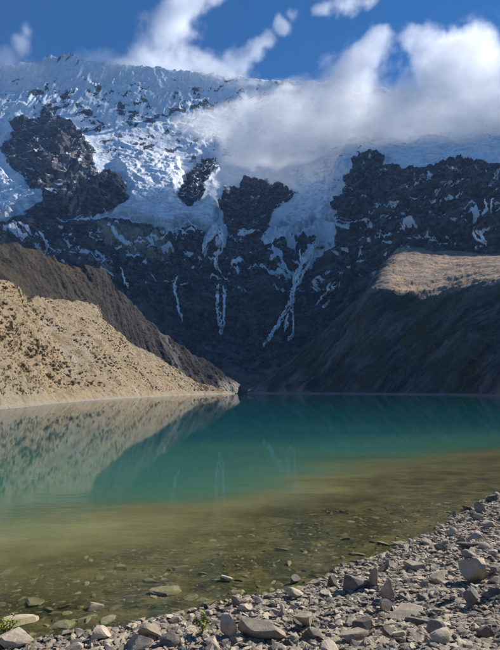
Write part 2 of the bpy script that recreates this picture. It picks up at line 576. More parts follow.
# ledges that follow the bowl
bowl = VV + 0.30 * np.sqrt((UU - 245) ** 2 + 900) * np.where(UU < 245, 1, 0.85)
led = bowl + 7 * fbm(np.stack([UU / 45, VV / 40, 0 * UU], -1), 3, 21)
ph = (led % 26) / 26
lower = sstep(205, 235, VV) * sstep(372, 330, VV)
massband = sstep(0, 10, sd_m) * sstep(300, 280, VV)
Y = Y + 9 * (ph - sstep(0.0, 0.22, 1 - ph)) * np.maximum(lower, massband)
P0 = at(UU, VV, Y)
N0 = grid_normals(P0)
rockarea = np.maximum.reduce([sstep(-3, 4, sd_b), sstep(-3, 4, sd_k), sstep(-3, 4, sd_3), sstep(-3, 4, sd_4), sstep(-3, 4, sd_m), sstep(218, 236, wv)])
upface = sstep(165, 140, VV) * (1 - rockarea)
q = P0 * np.array([1, 1, 0.8])
rid = fbm(q / 170, 3, 31, 0.5, True)
rd2 = fbm(q / 46, 4, 37, 0.52, True)
rid = rid - rid.mean()
rd2 = rd2 - rd2.mean()
sc_foot = 1 - 0.75 * sstep(335, 372, VV)                # smooth scree at the foot
disp = (19 * rid * (0.35 + 0.65 * rockarea) + 12.5 * rd2 * (0.14 + 0.86 * np.maximum(rockarea, 0.34 * upface * sstep(-0.35, 0.4, perlin(P0 / 190, 47))))) * sc_foot
flute = fbm(np.stack([P0[..., 0] / 20, P0[..., 1] / 90, P0[..., 2] / 130], -1), 3, 41, 0.5, True)
flute = flute - flute.mean()
disp = disp + (2.2 + 4.5 * sstep(-0.2, 0.5, perlin(P0 / 150, 43))) * flute * sstep(130, 90, VV) + 7 * flute * rockarea * sc_foot
PM = P0 + N0 * disp[..., None]
NM = grid_normals(PM)

# snow: everything above the ice front, minus the bare buttresses
front_u = [-420, -60, 0, 18, 45, 60, 100, 130, 155, 172, 180, 206, 213, 224, 262, 275, 300, 334, 345, 390, 440, 500, 920]
front_v = [205, 218, 220, 214, 202, 218, 219, 222, 229, 236, 230, 229, 240, 240, 240, 243, 236, 222, 178, 170, 166, 166, 200]
fv = np.interp(wu, front_u, front_v)
snow = sstep(4, -5, wv - fv)
streak = fbm(np.stack([(UU + 0.5 * VV) / 5, (VV - 0.4 * UU) / 16, 0 * UU], -1), 4, 51)
for sd, keep in ((sd_b, 0.52), (sd_k, 0.28), (sd_3, 0.62), (sd_4, 0.30), (sd_m, 0.20)):
    snow = snow * (1 - sstep(-2.5, 3.5, sd)) + np.where(sd > -2.5, sstep(-2.5, 3.5, sd) * np.clip(keep + 0.5 * streak, 0, 0.85) * sstep(-0.05, 0.4, NM[..., 2] - 0.30) * (wv < 235), 0)
# outcrops on the upper face
oc = 0.75 * fbm(np.stack([(wu - 0.5 * wv) / 20, (wv + 0.35 * wu) / 11, 0 * wu], -1), 6, 61, 0.72)
zone = sstep(84, 104, VV) * sstep(172, 150, VV) * sstep(22, 60, UU)
snow = snow - upface * zone * 0.75 * sstep(0.02, 0.55, oc + 0.45 * (0.62 - NM[..., 2]))
snow = snow - 0.6 * sstep(0.25, 0.5, oc) * sstep(175, 150, VV) * (1 - rockarea) * sstep(70, 84, VV)
peak = poly_sd(wu, wv, [(52, 60), (72, 50), (86, 60), (78, 72), (62, 70)])
snow = snow - 0.5 * sstep(-4, 3, peak) * sstep(0.0, 0.4, streak)
# snow patches on ledges
patches = [[(262, 232), (276, 236), (300, 232), (292, 240), (270, 244), (258, 240)], [(262, 268), (290, 270), (288, 276), (266, 274)],
           [(268, 252), (284, 256), (282, 262), (270, 258)], [(232, 268), (240, 272), (238, 276)], [(113, 232), (132, 246), (132, 252), (116, 240)],
           [(470, 212), (478, 206), (480, 216), (472, 220)], [(300, 224), (322, 214), (330, 222), (310, 236), (298, 238)],
           [(211, 224), (227, 224), (225, 250), (219, 254), (214, 242), (203, 256), (202, 246)], [(316, 220), (336, 220), (327, 242), (312, 256), (304, 254), (315, 238)],
           [(284, 236), (300, 240), (296, 246), (282, 243)], [(236, 250), (250, 254), (247, 258)], [(148, 240), (160, 246), (152, 250)],
           [(2, 222), (14, 226), (20, 234), (8, 234)], [(36, 236), (52, 242), (52, 248), (38, 244)]]
for pp in patches:
    snow = np.maximum(snow, 0.95 * sstep(-1.5, 1.5, poly_sd(wu, wv, pp)))
dust = np.clip(0.27 + 0.75 * streak, 0, 0.85) * sstep(0.22, 0.55, NM[..., 2]) * sstep(325, 245, VV)
snow = np.maximum(snow, dust * np.maximum(lower, massband) * 0.95)
led2 = bowl + 6 * fbm(np.stack([UU / 30, VV / 26, 0 * UU], -1), 4, 23, 0.6)
gate = sstep(-0.05, 0.35, fbm(np.stack([UU / 24, VV / 9, 0 * UU], -1), 4, 25, 0.6))
lines = np.maximum(sstep(0.13, 0.04, np.abs((led2 % 13) / 13 - 0.5)), sstep(0.10, 0.03, np.abs((led2 % 29) / 29 - 0.4)))
lband = sstep(208, 225, VV) * sstep(318, 270, VV) * (1 - 0.6 * sstep(0, 10, sd_m)) + 0.7 * massband
snow = np.maximum(snow, np.clip(lines * gate * lband, 0, 1) * 0.9)
tan = sstep(-3, 5, poly_sd(wu, wv, [(100, 224), (140, 226), (165, 234), (175, 250), (172, 262), (150, 266), (120, 252), (96, 238)]))  # tan rock bench, its warm sunlight put into the colour
tan = np.maximum(tan, 0.8 * sstep(-3, 5, poly_sd(wu, wv, [(58, 150), (78, 150), (92, 190), (92, 215), (70, 214), (55, 190)])) * sstep(0.0, 0.5, streak + 0.2))
tan = np.maximum(tan, 0.35 * sstep(-3, 6, poly_sd(wu, wv, [(0, 225), (60, 238), (120, 268), (110, 280), (40, 250), (0, 240)])))
tan = np.maximum(tan, 0.55 * sstep(-3, 6, poly_sd(wu, wv, [(205, 380), (232, 366), (250, 376), (300, 352), (262, 384), (245, 394), (215, 392)])))
tan = np.maximum(tan, 0.45 * sstep(-3, 6, poly_sd(wu, wv, [(120, 285), (150, 312), (185, 342), (180, 350), (140, 330), (118, 300)])))

# far side of the ridge so the mountain is a body, not a card
back = []
top = PM[-1]
for k in range(1, 14):
    d = 60 * k
    b = top.copy()
    b[:, 0] *= 1 + 0.02 * k
    b[:, 1] += d
    b[:, 2] = np.maximum(-31, top[:, 2] - d * (0.75 + 0.1 * k) + 18 * perlin(b / 140, 71))
    back.append(b)
back = np.stack(back, 0)
PA = np.concatenate([PM, back], 0)
SA = np.concatenate([snow, np.full(back.shape[:2], 0.9)], 0)
TA = np.concatenate([tan, np.zeros(back.shape[:2])], 0)
link("mountain", grid_mesh("mountain", PA, M_MOUNT, {'snow': SA, 'tan': TA}), kind="structure",
     label="snow-capped rocky mountain wall rising behind the turquoise lake", category="mountain")

# ---- glaciers: thick ice bodies on the wall
GL = [
    ("snow-white glacier tongue tumbling between the pyramid buttress and the central dark rock",
     [(110, 160), (150, 150), (180, 155), (186, 172), (178, 186), (184, 208), (198, 207), (212, 196), (219, 205), (219, 226), (214, 238), (206, 228),
      (182, 226), (172, 232), (150, 226), (126, 219), (98, 217), (126, 208), (131, 190), (118, 172)], 15),
    ("pale glacier apron reaching down beside the tall dark cliff of the massif",
     [(290, 172), (318, 160), (352, 156), (346, 176), (338, 200), (332, 220), (312, 222), (298, 232), (276, 236), (282, 220), (296, 206), (304, 190)], 14),
    ("bright broken ice lobe at the foot of the pyramid buttress",
     [(-40, 160), (-8, 164), (10, 176), (30, 190), (46, 198), (36, 206), (16, 212), (6, 220), (-16, 222), (-46, 216)], 16),
    ("thin grey-white ice cap lying on top of the tall dark massif",
     [(378, 150), (420, 138), (470, 134), (520, 140), (540, 158), (500, 163), (462, 160), (430, 164), (402, 169), (388, 164)], 10),
]
ser = fbm(PM / 30, 4, 81, 0.55, True)
for lab, pl, th in GL:
    sd = poly_sd(wu, wv, pl)
    mk = sstep(-2.0, 5.0, sd)
    gdir = NM * 0.5 + np.array([0, -0.45, 0.45])
    pg = PM + gdir * (th * mk * (0.85 + 0.22 * ser) - 4 + 0)[..., None]
    rim = sstep(9, 1, sd) * sstep(200, 222, VV)
    kp = sd > -3
    rr = np.where(kp.any(1))[0]
    cc = np.where(kp.any(0))[0]
    sl = (slice(rr[0], rr[-1] + 2), slice(cc[0], cc[-1] + 2))
    link("glacier", grid_mesh("glacier", pg[sl], M_ICE, {'rim': rim[sl]}, kp[sl]), label=lab, category="glacier", group="glaciers on the mountain wall")


# ---- waterfalls, laid on the wall
def project(P):
    z = P[..., 2] - HCAM
    c = P[..., 1] * CP + z * SP
    return 250 + FPX * P[..., 0] / c, 325 - FPX * (z * CP - P[..., 1] * SP) / c


PU, PV = project(PM)


def wall_point(u, v):
    j = int(np.argmin(np.abs(U - u)))
    a, b = max(0, j - 25), j + 26
    d2 = (PU[:, a:b] - u) ** 2 + (PV[:, a:b] - v) ** 2 + (PM[:, a:b, 1] / 400) ** 2 * 0.2
    i, k = np.unravel_index(int(np.argmin(d2)), d2.shape)
    return PM[i, a + k], NM[i, a + k]


def strand(bmv, bmf, pts, w0, w1, seed):
    rr = random.Random(seed)
    pu = np.array(pts, float)
    n = max(6, int(np.abs(np.diff(pu[:, 1])).sum() / 1.3))
    ts = np.linspace(0, len(pu) - 1, n)
    uu = np.interp(ts, range(len(pu)), pu[:, 0]) + np.array([rr.gauss(0, 0.2) for _ in range(n)])
    vv = np.interp(ts, range(len(pu)), pu[:, 1])
    base = len(bmv)
    for k in range(n):
        p, nn = wall_point(uu[k], vv[k])
        out = np.array([nn[0] * 0.4, -0.75, 0.6])
        out /= np.linalg.norm(out)
        w = (w0 + (w1 - w0) * k / n) * rr.uniform(0.55, 1.35)
        c = p + out * 6.0
        sidev = np.array([1, 0, 0.0])
        for a in range(6):
            an = a * math.pi / 3
            bmv.append(tuple(c + sidev * w * math.cos(an) + out * 1.6 * math.sin(an)))
        jump = k and np.linalg.norm(p - prev) > 85
        prev = p
        if k and not jump:
            for a in range(6):
                q0 = base + (k - 1) * 6
                b2 = (a + 1) % 6
                bmf.append((q0 + a, q0 + b2, q0 + 6 + b2, q0 + 6 + a))


FALLS = [
    ("thin single waterfall on the dark cliff above the brown moraine", [([(176, 279), (175, 290), (177, 304), (181, 316), (181, 324)], 1.6, 1.8)]),
    ("twin-stranded white waterfall dropping down the centre of the dark cliff",
     [([(217, 287), (217, 302), (218, 318), (221, 334)], 2.4, 2.2), ([(224, 290), (225, 306), (223, 322), (221, 337)], 2.0, 1.8)]),
    ("forked meltwater cascade spilling from the central glacier snout",
     [([(219, 228), (214, 238), (205, 246), (203, 256)], 3.0, 1.8), ([(220, 228), (221, 240), (222, 254)], 3.4, 2.4), ([(217, 258), (215, 268), (219, 276)], 2.0, 1.2)]),
    ("long braided cascade running from the glacier apron down to the scree fan",
     [([(322, 238), (314, 248), (304, 262), (297, 276), (294, 290), (291, 302), (288, 314)], 3.8, 3.0), ([(300, 252), (302, 266), (295, 284), (292, 300)], 2.2, 2.0),
      ([(312, 250), (310, 264), (300, 280), (293, 296)], 2.0, 2.0), ([(288, 312), (281, 320), (276, 332), (268, 342), (264, 350)], 2.6, 1.2), ([(289, 312), (287, 324), (286, 334)], 2.2, 1.4),
      ([(291, 312), (294, 324), (292, 338), (288, 344)], 2.0, 1.2)]),
    ("short braided waterfall on the cliff below the massif, next to the long cascade",
     [([(332, 284), (326, 294), (320, 303), (316, 308)], 1.7, 1.3), ([(334, 286), (330, 296), (329, 304), (321, 312)], 1.5, 1.1)]),
    ("small waterfall leaping over the right-angled ledge of the massif above the lit moraine top",
     [([(473, 234), (476, 242), (484, 248)], 2.0, 1.6), ([(476, 234), (482, 242), (486, 249)], 1.4, 1.2)]),
    ("little twin fall high on the dark massif",
     [([(485, 203), (486, 212), (483, 218)], 1.7, 1.3), ([(492, 202), (491, 210), (489, 217)], 1.5, 1.2)]),
    ("faint thread of meltwater near the crest of the brown moraine", [([(122, 270), (125, 280), (128, 291)], 1.2, 1.0)]),
    ("short pale trickle on the ledges downhill of the pyramid buttress", [([(40, 234), (46, 242), (50, 250)], 1.6, 1.2)]),
    ("tiny trickle right below the broken ice lobe", [([(16, 226), (18, 231), (20, 237)], 1.4, 1.0)]),
]
FALLS[5] = ("small waterfall leaping off a ledge of the massif above the sunlit moraine top", FALLS[5][1])
for k, (lab, strands) in enumerate(FALLS):
    vs, fs = [], []
    for j, (pts, w0, w1) in enumerate(strands):
        rr = random.Random(900 + 10 * k + j)
        n0 = max(4, int(w0 * 4))
        for e in range(n0):
            a0, a1 = sorted((rr.uniform(0, 0.35), rr.uniform(0.6, 1.0))) if e else (0, 1)
            pu = np.array(pts, float)
            tt = np.linspace(a0, a1, 6) * (len(pu) - 1)
            off = rr.gauss(0, 0.30) * w0
            sub = [(np.interp(t_, range(len(pu)), pu[:, 0]) + off + rr.gauss(0, 0.25), np.interp(t_, range(len(pu)), pu[:, 1])) for t_ in tt]
            strand(vs, fs, sub, 0.85, 0.6, 100 * k + j * 17 + e)
    link("waterfall", raw_mesh("waterfall", np.array(vs), np.array(fs), M_FALL), label=lab, category="waterfall", group="waterfalls on the mountain wall")


# ------------------------------------------------------------------ moraines
def wl(u, Yd, z=0.0):
    return np.array([(u - 250) / FPX * CP * Yd, Yd, z])


def loft(sections, per, ncols):
    """sections: (m, k, 3) control net; returns grid (rows, cols, 3) and row parameter."""
    net = catmull(np.array(sections, float), ncols)            # (ncols, k, 3)
    k = net.shape[1]
    rows = []
    prm = []
    for j in range(k - 1):
        n = per[j]
        for a in range(n + (1 if j == k - 2 else 0)):
            f = a / n
            rows.append(net[:, j] * (1 - f) + net[:, j + 1] * f)
            prm.append(j + f)
    return np.stack(rows, 0), np.array(prm)


def smooth_rows(P, it=2):
    for _ in range(it):
        P[1:-1] = 0.25 * P[:-2] + 0.5 * P[1:-1] + 0.25 * P[2:]
    return P


def arc_attrs(P):
    al = np.cumsum(np.linalg.norm(np.diff(P, axis=1, prepend=P[:, :1]), axis=-1), axis=1)
    al = np.repeat(al[len(al) // 2][None], len(P), 0)
    dn = np.cumsum(np.linalg.norm(np.diff(P, axis=0, prepend=P[:1]), axis=-1), axis=0)
    return al, dn


# sunlit grassy moraine on the left shore
secs = []
defs = [((-36, 2, 0), (-100, -20, 45)), ((-40, 25, 0), (-112, 45, 45)), ((-44, 56, 0), (-104, 110, 41))]
for w, c in defs:
    secs.append((np.array(w, float), np.array(c, float)))
for (u, yd), (cu, cv, cy_) in [((0, 88), (0, 283, 165)), ((40, 112), (20, 291, 195)), ((88, 158), (48, 299, 240)), ((135, 215), (94, 303, 300)), ((162, 268), (103, 318, 325)),
                               ((190, 325), (144, 347, 375)), ((208, 380), (182, 373, 420)), ((224, 425), (211, 388, 440)), ((234, 452), (230, 393.4, 458))]:
    secs.append((wl(u, yd), at(cu, cv, cy_)))
net = []
for w, c in secs:
    outv = w - c
    outv[2] = 0
    outv /= np.linalg.norm(outv)
    mid = w * 0.5 + c * 0.5 + np.array([0, 0, -0.03 * c[2]])
    net.append([w + outv * 14 + np.array([0, 0, -5]), w, mid, c, c - outv * 26 + np.array([0, 0, -9]), c - outv * 60 + np.array([0, 0, -40])])
LP, lprm = loft(net, [10, 130, 130, 20, 12], 700)
LP = smooth_rows(LP, 6)
LN = grid_normals(LP)
LN *= np.sign(LN[..., 2:3])
fade = sstep(0.8, 1.25, lprm)[:, None] * 0.9 + 0.1
ld = (2.8 * fbm(LP / 30, 4, 91) + 0.75 * fbm(LP / 5, 4, 95, 0.6)) * fade
LP = LP + LN * ld[..., None]
link("grassy_hillside", grid_mesh("grassy_hillside", LP, M_TAN), kind="structure")

# brown moraine ridge behind it
secs = []
for (fu, fvv, fy), (cu, cv, cy_) in [((-260, 300, 130), (-300, 190, 230)), ((-120, 285, 190), (-110, 218, 290)), ((0, 305, 235), (0, 243, 335)), ((30, 312, 285), (29, 250, 372)),
                                     ((60, 320, 325), (62, 265, 410)), ((92, 332, 352), (95, 270, 440)), ((106, 346, 385), (106, 277, 458)), ((126, 366, 415), (122, 296, 480)),
                                     ((152, 382, 440), (146, 322, 505)), ((186, 393, 452), (186, 352, 525)), ((214, 397, 462), (218, 372, 530)), ((236, 399, 470), (238, 388, 512))]:
    secs.append((at(fu, fvv, fy), at(cu, cv, cy_)))
net = []
for f, c in secs:
    mid = f * 0.5 + c * 0.5 + np.array([0, 0, -0.06 * (c[2] - f[2])])
    net.append([f + np.array([6, -30, -25]), f, mid, c, c + np.array([12, 45, -22]), c + np.array([20, 110, -90])])
BP, bprm = loft(net, [10, 110, 120, 40, 16], 600)
BP = smooth_rows(BP, 5)
BN = grid_normals(BP)
BN *= np.sign(BN[..., 2:3])
al, dn = arc_attrs(BP)
gul = fbm(np.stack([al / 16 + dn / 40, dn / 130, 0 * dn], -1), 4, 101, 0.5, True)
bd = 2.6 * gul + 2.5 * fbm(BP / 55, 3, 105) + 1.3 * fbm(BP / 9, 5, 108, 0.6)
BP = BP + BN * bd[..., None]
# grass lives on the upper western part
gcol = sstep(105, 70, (250 + BP[..., 0] / BP[..., 1] * FPX / CP)) * (0.55 + 0.7 * fbm(BP / 40, 3, 111))
bu = 250 + BP[..., 0] / BP[..., 1] * FPX / CP
bpale = sstep(212, 226, bu + 6 * fbm(BP / 12, 3, 113)) * sstep(20, 4, BP[..., 2]) + 0.5 * sstep(130, 150, bu) * sstep(0.15, 0.5, fbm(np.stack([al / 30 + dn / 60, dn / 90, 0 * dn], -1), 3, 115))
link("moraine", grid_mesh("moraine", BP, M_BROWN, {'pale': np.clip(bpale, 0, 1), 'along': al + 0.5 * dn, 'down': dn, 'grass': np.clip(gcol, 0, 1)}), kind="structure")

# dark moraine on the right shore with sunlight painted into the colour of its top
secs = []
for (wu_, wy), (lu, lv, ly), (cu, cv, cy_) in [
    ((247, 480), (250, 390.5, 486), (252, 388, 500)), ((268, 470), (284, 370, 500), (300, 351, 545)), ((308, 452), (325, 339, 490), (340, 316, 565)),
    ((342, 432), (358, 309, 468), (368, 290, 560)), ((372, 410), (377, 291, 455), (384, 265, 620)), ((402, 386), (405, 297, 440), (405, 247, 720)),
    ((436, 356), (436, 298, 424), (446, 249, 740)), ((470, 318), (470, 289, 398), (492, 252, 720)), ((505, 262), (515, 282, 362), (545, 250, 680))]:
    secs.append((wl(wu_, wy), at(lu, lv, ly), at(cu, cv, cy_)))
secs.append((np.array([150, 175, 0.]), np.array([215, 245, 62.]), np.array([350, 420, 128.])))
secs.append((np.array([155, 90, 0.]), np.array([225, 120, 52.]), np.array([360, 220, 92.])))
secs.append((np.array([150, 20, 0.]), np.array([215, 15, 34.]), np.array([340, 40, 60.])))
net = []
for w, l, c in secs:
    outv = w - c
    outv[2] = 0
    outv /= np.linalg.norm(outv)
    mid = w * 0.45 + l * 0.55 + np.array([0, 0, -0.05 * l[2]])
    mid2 = l * 0.5 + c * 0.5 + np.array([0, 0, 0.04 * (c[2] - l[2])])
    net.append([w + outv * 16 + np.array([0, 0, -6]), w, mid, l, mid2, c, c - outv * 30 + np.array([0, 0, -12]), c - outv * 90 + np.array([0, 0, -90])])
RP, rprm = loft(net, [10, 80, 90, 60, 60, 20, 14], 760)
RP = smooth_rows(RP, 3)
RN = grid_normals(RP)
RN *= np.sign(RN[..., 2:3])
al, dn = arc_attrs(RP)
fade = sstep(0.9, 1.3, rprm)[:, None] * 0.92 + 0.08
tip = sstep(0, 60, al)
gul = fbm(np.stack([al / 18 - dn / 22, dn / 120, 0 * dn], -1), 4, 121, 0.5, True)
rdsp = (3.0 * gul + 3.2 * fbm(RP / 60, 3, 125) + 1.7 * fbm(RP / 9, 4, 128, 0.6)) * fade * (0.3 + 0.7 * tip) * (1 - 0.45 * sstep(2.9, 3.2, rprm))[:, None]
RP = RP + RN * rdsp[..., None]
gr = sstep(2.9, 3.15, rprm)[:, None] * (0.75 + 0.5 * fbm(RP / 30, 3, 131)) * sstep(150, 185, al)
ru_ = 250 + RP[..., 0] / RP[..., 1] * FPX / CP
rpale = sum(sstep(14, 3, np.abs(ru_ - a) + RP[..., 2] * b + 5 * fbm(RP / 7, 3, 133)) * 0.8 for a, b in ((284, 1.5), (301, 1.2), (500, 1.6), (262, 0.9)))
rpale = rpale + 0.45 * sstep(0.3, 0.6, fbm(np.stack([al / 24 - dn / 28, dn / 110, 0 * dn], -1), 3, 135))
link("moraine", grid_mesh("moraine", RP, M_DARK, {'pale': np.clip(rpale, 0, 1), 'along': al - 0.85 * dn, 'down': dn, 'grass': np.clip(gr, 0, 1)}), kind="structure")


# ------------------------------------------------------------------ scrub and tussocks on the grassy hillside
def tuft_template(n, seed, spread):
    """A low clump of blades: little tilted triangles."""
    r = np.random.default_rng(seed)
    vs, fs = [], []
    for k in range(n):
        a = r.uniform(0, 2 * np.pi)
        rad = r.uniform(0, spread)
        b = np.array([math.cos(a) * rad, math.sin(a) * rad, 0])
        t = b * 1.6 + np.array([r.normal() * 0.2, r.normal() * 0.2, r.uniform(0.45, 1.0)])
        s = np.array([-math.sin(a), math.cos(a), 0]) * 0.22
        vs += [b - s, b + s, t]
        fs.append((3 * k, 3 * k + 1, 3 * k + 2))
    return np.array(vs), np.array(fs)


def scatter_tufts(name, P, N, cnt, rows, size, mat, seed, noise_sc, thr, nbl, mode=0):
    r = np.random.default_rng(seed)
    i = r.integers(rows[0], rows[1], cnt * 4)
    j = r.integers(0, P.shape[1], cnt * 4)
    p = P[i, j]
    keep = fbm(p / noise_sc, 3, seed) > thr
    keep &= p[:, 2] > 2.5
    p = p[keep][:cnt]
    tv = [tuft_template(nbl, seed + k, 0.5) for k in range(5)]
    V, F, off = [], [], 0
    for k, q_ in enumerate(p):
        v, f = tv[k % 5]
        s = r.uniform(*size)
        a = r.uniform(0, 6.28)
        c, sn_ = math.cos(a), math.sin(a)
        w = np.stack([v[:, 0] * c - v[:, 1] * sn_, v[:, 0] * sn_ + v[:, 1] * c, v[:, 2] * r.uniform(0.7, 1.1)], -1) * s
        V.append(w + q_ + np.array([0, 0, -0.05 * s]))
        F.append(f + off)
        off += len(v)
    return link(name, raw_mesh(name, np.concatenate(V), np.concatenate(F), mat, flat=True), kind="stuff")


scatter_tufts("scrub", LP, LN, 2300, (20, 270), (0.2, 1.25), M_SCRUB, 5, 22, 0.14, 20)
scatter_tufts("tussock_grass", LP, LN, 7000, (20, 275), (0.3, 0.8), M_TUFT, 6, 60, -0.6, 10)
scatter_tufts("hardy_shrubs", RP, RN, 1500, (30, 175), (0.8, 2.4), M_SCRUB, 8, 40, 0.1, 14)

# ------------------------------------------------------------------ near shore and lake bed
def px_ground(u, v, z=0.0):
    d = at(u, v, 1.0) - np.array([0, 0, HCAM])
    t = (z - HCAM) / d[2]
    return np.array([d[0] * t, d[1] * t])


shore_px = [(-260, 705), (-120, 676), (0, 652), (35, 647), (70, 643), (100, 637), (130, 629), (165, 621), (205, 613), (245, 605), (280, 597), (300, 590), (322, 581), (350, 570),
            (380, 559), (405, 549), (425, 538), (450, 525), (468, 514), (484, 504), (500, 497), (540, 484), (600, 471)]
shore = np.array([px_ground(u, v) for u, v in shore_px])
shore = np.concatenate([[[-60, 1.0]], [[-30, 2.6]], [[-12, 4.2]], shore, [[26, 24], [60, 34], [170, 40]]])
land_poly = [tuple(p) for p in shore] + [(300, 40), (300, -200), (-200, -200), (-200, 1)]


def land_sd(x, y):
    p = np.stack([x, y, 0 * x], -1)
    return poly_sd(x, y, land_poly) + 0.30 * perlin(p / 1.3, 171) + 0.16 * perlin(p / 0.45, 172)


def ground_h(x, y):
    d = land_sd(x, y)
    p = np.stack([x, y, 0 * x], -1)
    lnd = 0.10 * np.clip(d, 0, 3) + 0.26 * np.clip(d - 2, 0, 4) + 0.10 * np.clip(d - 6, 0, 60)
    dep = np.clip(-d, 0, 500)
    wat = -(0.055 * np.clip(dep, 0, 4.5) + 0.05 * np.clip(dep - 4.5, 0, 5.5) + 0.05 * np.clip(dep - 10, 0, 60) + 0.04 * np.clip(dep - 70, 0, 200))
    n = 0.05 * fbm(p / 1.1, 4, 141) * sstep(-12, -2, d) * (1 - 0.75 * np.exp(-(d / 0.7) ** 2)) + 0.08 * fbm(p / 3.5, 2, 145) * sstep(0.5, 2, d)
    bar = 0.10 * fbm(p * np.array([1, 2.2, 1]) / 5.5, 3, 147) * sstep(-2.0, -4.0, d) * sstep(-18, -9, d)
    return np.where(d > 0, lnd, wat) + n * 0.9 + bar, d


def spaced(a, b, fine0, fine1, step, nout):
    return np.concatenate([a + (fine0 - a) * (1 - np.linspace(1, 0, nout, endpoint=False) ** 2.2), np.arange(fine0, fine1, step), fine1 + (b - fine1) * np.linspace(0, 1, nout) ** 2.2])


gx = spaced(-220, 320, -9, 12, 0.06, 70)
gy = spaced(-150, 600, 3.0, 22, 0.07, 110)
GX, GY = np.meshgrid(gx, gy)
GZ, GD = ground_h(GX, GY)
wet = sstep(0.28, -0.12, GD + 0.25 * perlin(np.stack([GX / 0.5, GY / 0.5, 0 * GX], -1), 151))
pp3 = np.stack([GX, GY, 0 * GX], -1)
dd = -GD + 0.25 * np.clip(-GD, 0, 40) * fbm(pp3 / 14, 3, 158) + 2.2 * fbm(pp3 * np.array([0.6, 1.3, 1]) / 4, 4, 153)
lipw = np.interp(GX, [-9, -4, 0, 4, 9, 14], [3.6, 3.7, 4.4, 5.8, 6.8, 7.0])
sandm = sstep(-0.8, 3.2, dd - lipw) * (0.72 + 0.4 * fbm(pp3 * np.array([1, 2, 1]) / 3, 3, 155))
link("shore_ground", grid_mesh("shore_ground", np.stack([GX, GY, GZ], -1), M_GROUND, {'wet': wet, 'sand': np.clip(sandm, 0, 1)}), kind="structure")

# lake surface
wx = spaced(-140, 230, -14, 18, 0.25, 60)
wy = spaced(-4, 560, 3, 40, 0.25, 70)
WX, WY = np.meshgrid(wx, wy)
wd = -land_sd(WX, WY)
w3 = np.stack([WX, WY, 0 * WX], -1)
wdn = wd + 2.0 * fbm(w3 * np.array([0.5, 1.3, 1]) / 5, 4, 161) + 0.30 * np.clip(wd, 0, 60) * fbm(w3 * np.array([0.6, 1.2, 1]) / 16, 3, 165)
turb = np.interp(wdn, [0, 2.0, 4, 6, 9, 14, 26], [0.0, 0.06, 0.20, 0.42, 0.72, 0.94, 1.0])
deep = np.interp(wdn, [2.5, 5.0, 7.5, 12.5, 25, 60], [0.0, 0.12, 0.38, 0.62, 0.85, 1.0])
link("lake", grid_mesh("lake", np.stack([WX, WY, 0 * WX], -1), M_WATER, {'turbid': turb, 'deep': deep}), kind="structure")


# ------------------------------------------------------------------ stones
def stone_mesh(name, seed, dims, mat, sub=3, cuts=11, jag=0.04, lo=0.42, hi=0.8):
    r = np.random.default_rng(seed)
    bm = bmesh.new()
    bmesh.ops.create_icosphere(bm, subdivisions=sub, radius=1.0)
    co = np.array([v.co[:] for v in bm.verts])
    fc = np.array([[v.index for v in f.verts] for f in bm.faces])
    bm.free()
    for k in range(cuts):
        n = r.normal(size=3)
        n /= np.linalg.norm(n)
        d = r.uniform(lo, hi)
        s = co @ n - d
        co = co - np.clip(s, 0, None)[:, None] * n
    co = co + (jag * fbm(co * 3.5 + seed, 4, seed % 50))[:, None] * co
    co -= (co.max(0) + co.min(0)) / 2
    co /= (co.max(0) - co.min(0)) / 2
    co = co * np.array(dims) / 2
    return raw_mesh(name, co, fc, mat, flat=True)


def place_stone(name, me, x, y, size, rotz, tilt, sink, z=None, **tags):
    o = link(name, me, **tags)
    gz = float(ground_h(np.array([x]), np.array([y]))[0][0]) if z is None else z
    o.scale = (size, size, size)
    o.rotation_euler = (tilt[0], tilt[1], rotz)
    zs = np.array([(Matrix.Rotation(tilt[1], 3, 'Y') @ Matrix.Rotation(tilt[0], 3, 'X') @ Vector(v.co))[2] for v in me.vertices]) * size
    o.location = (x, y, gz - zs.min() - sink * (zs.max() - zs.min()))
    return o


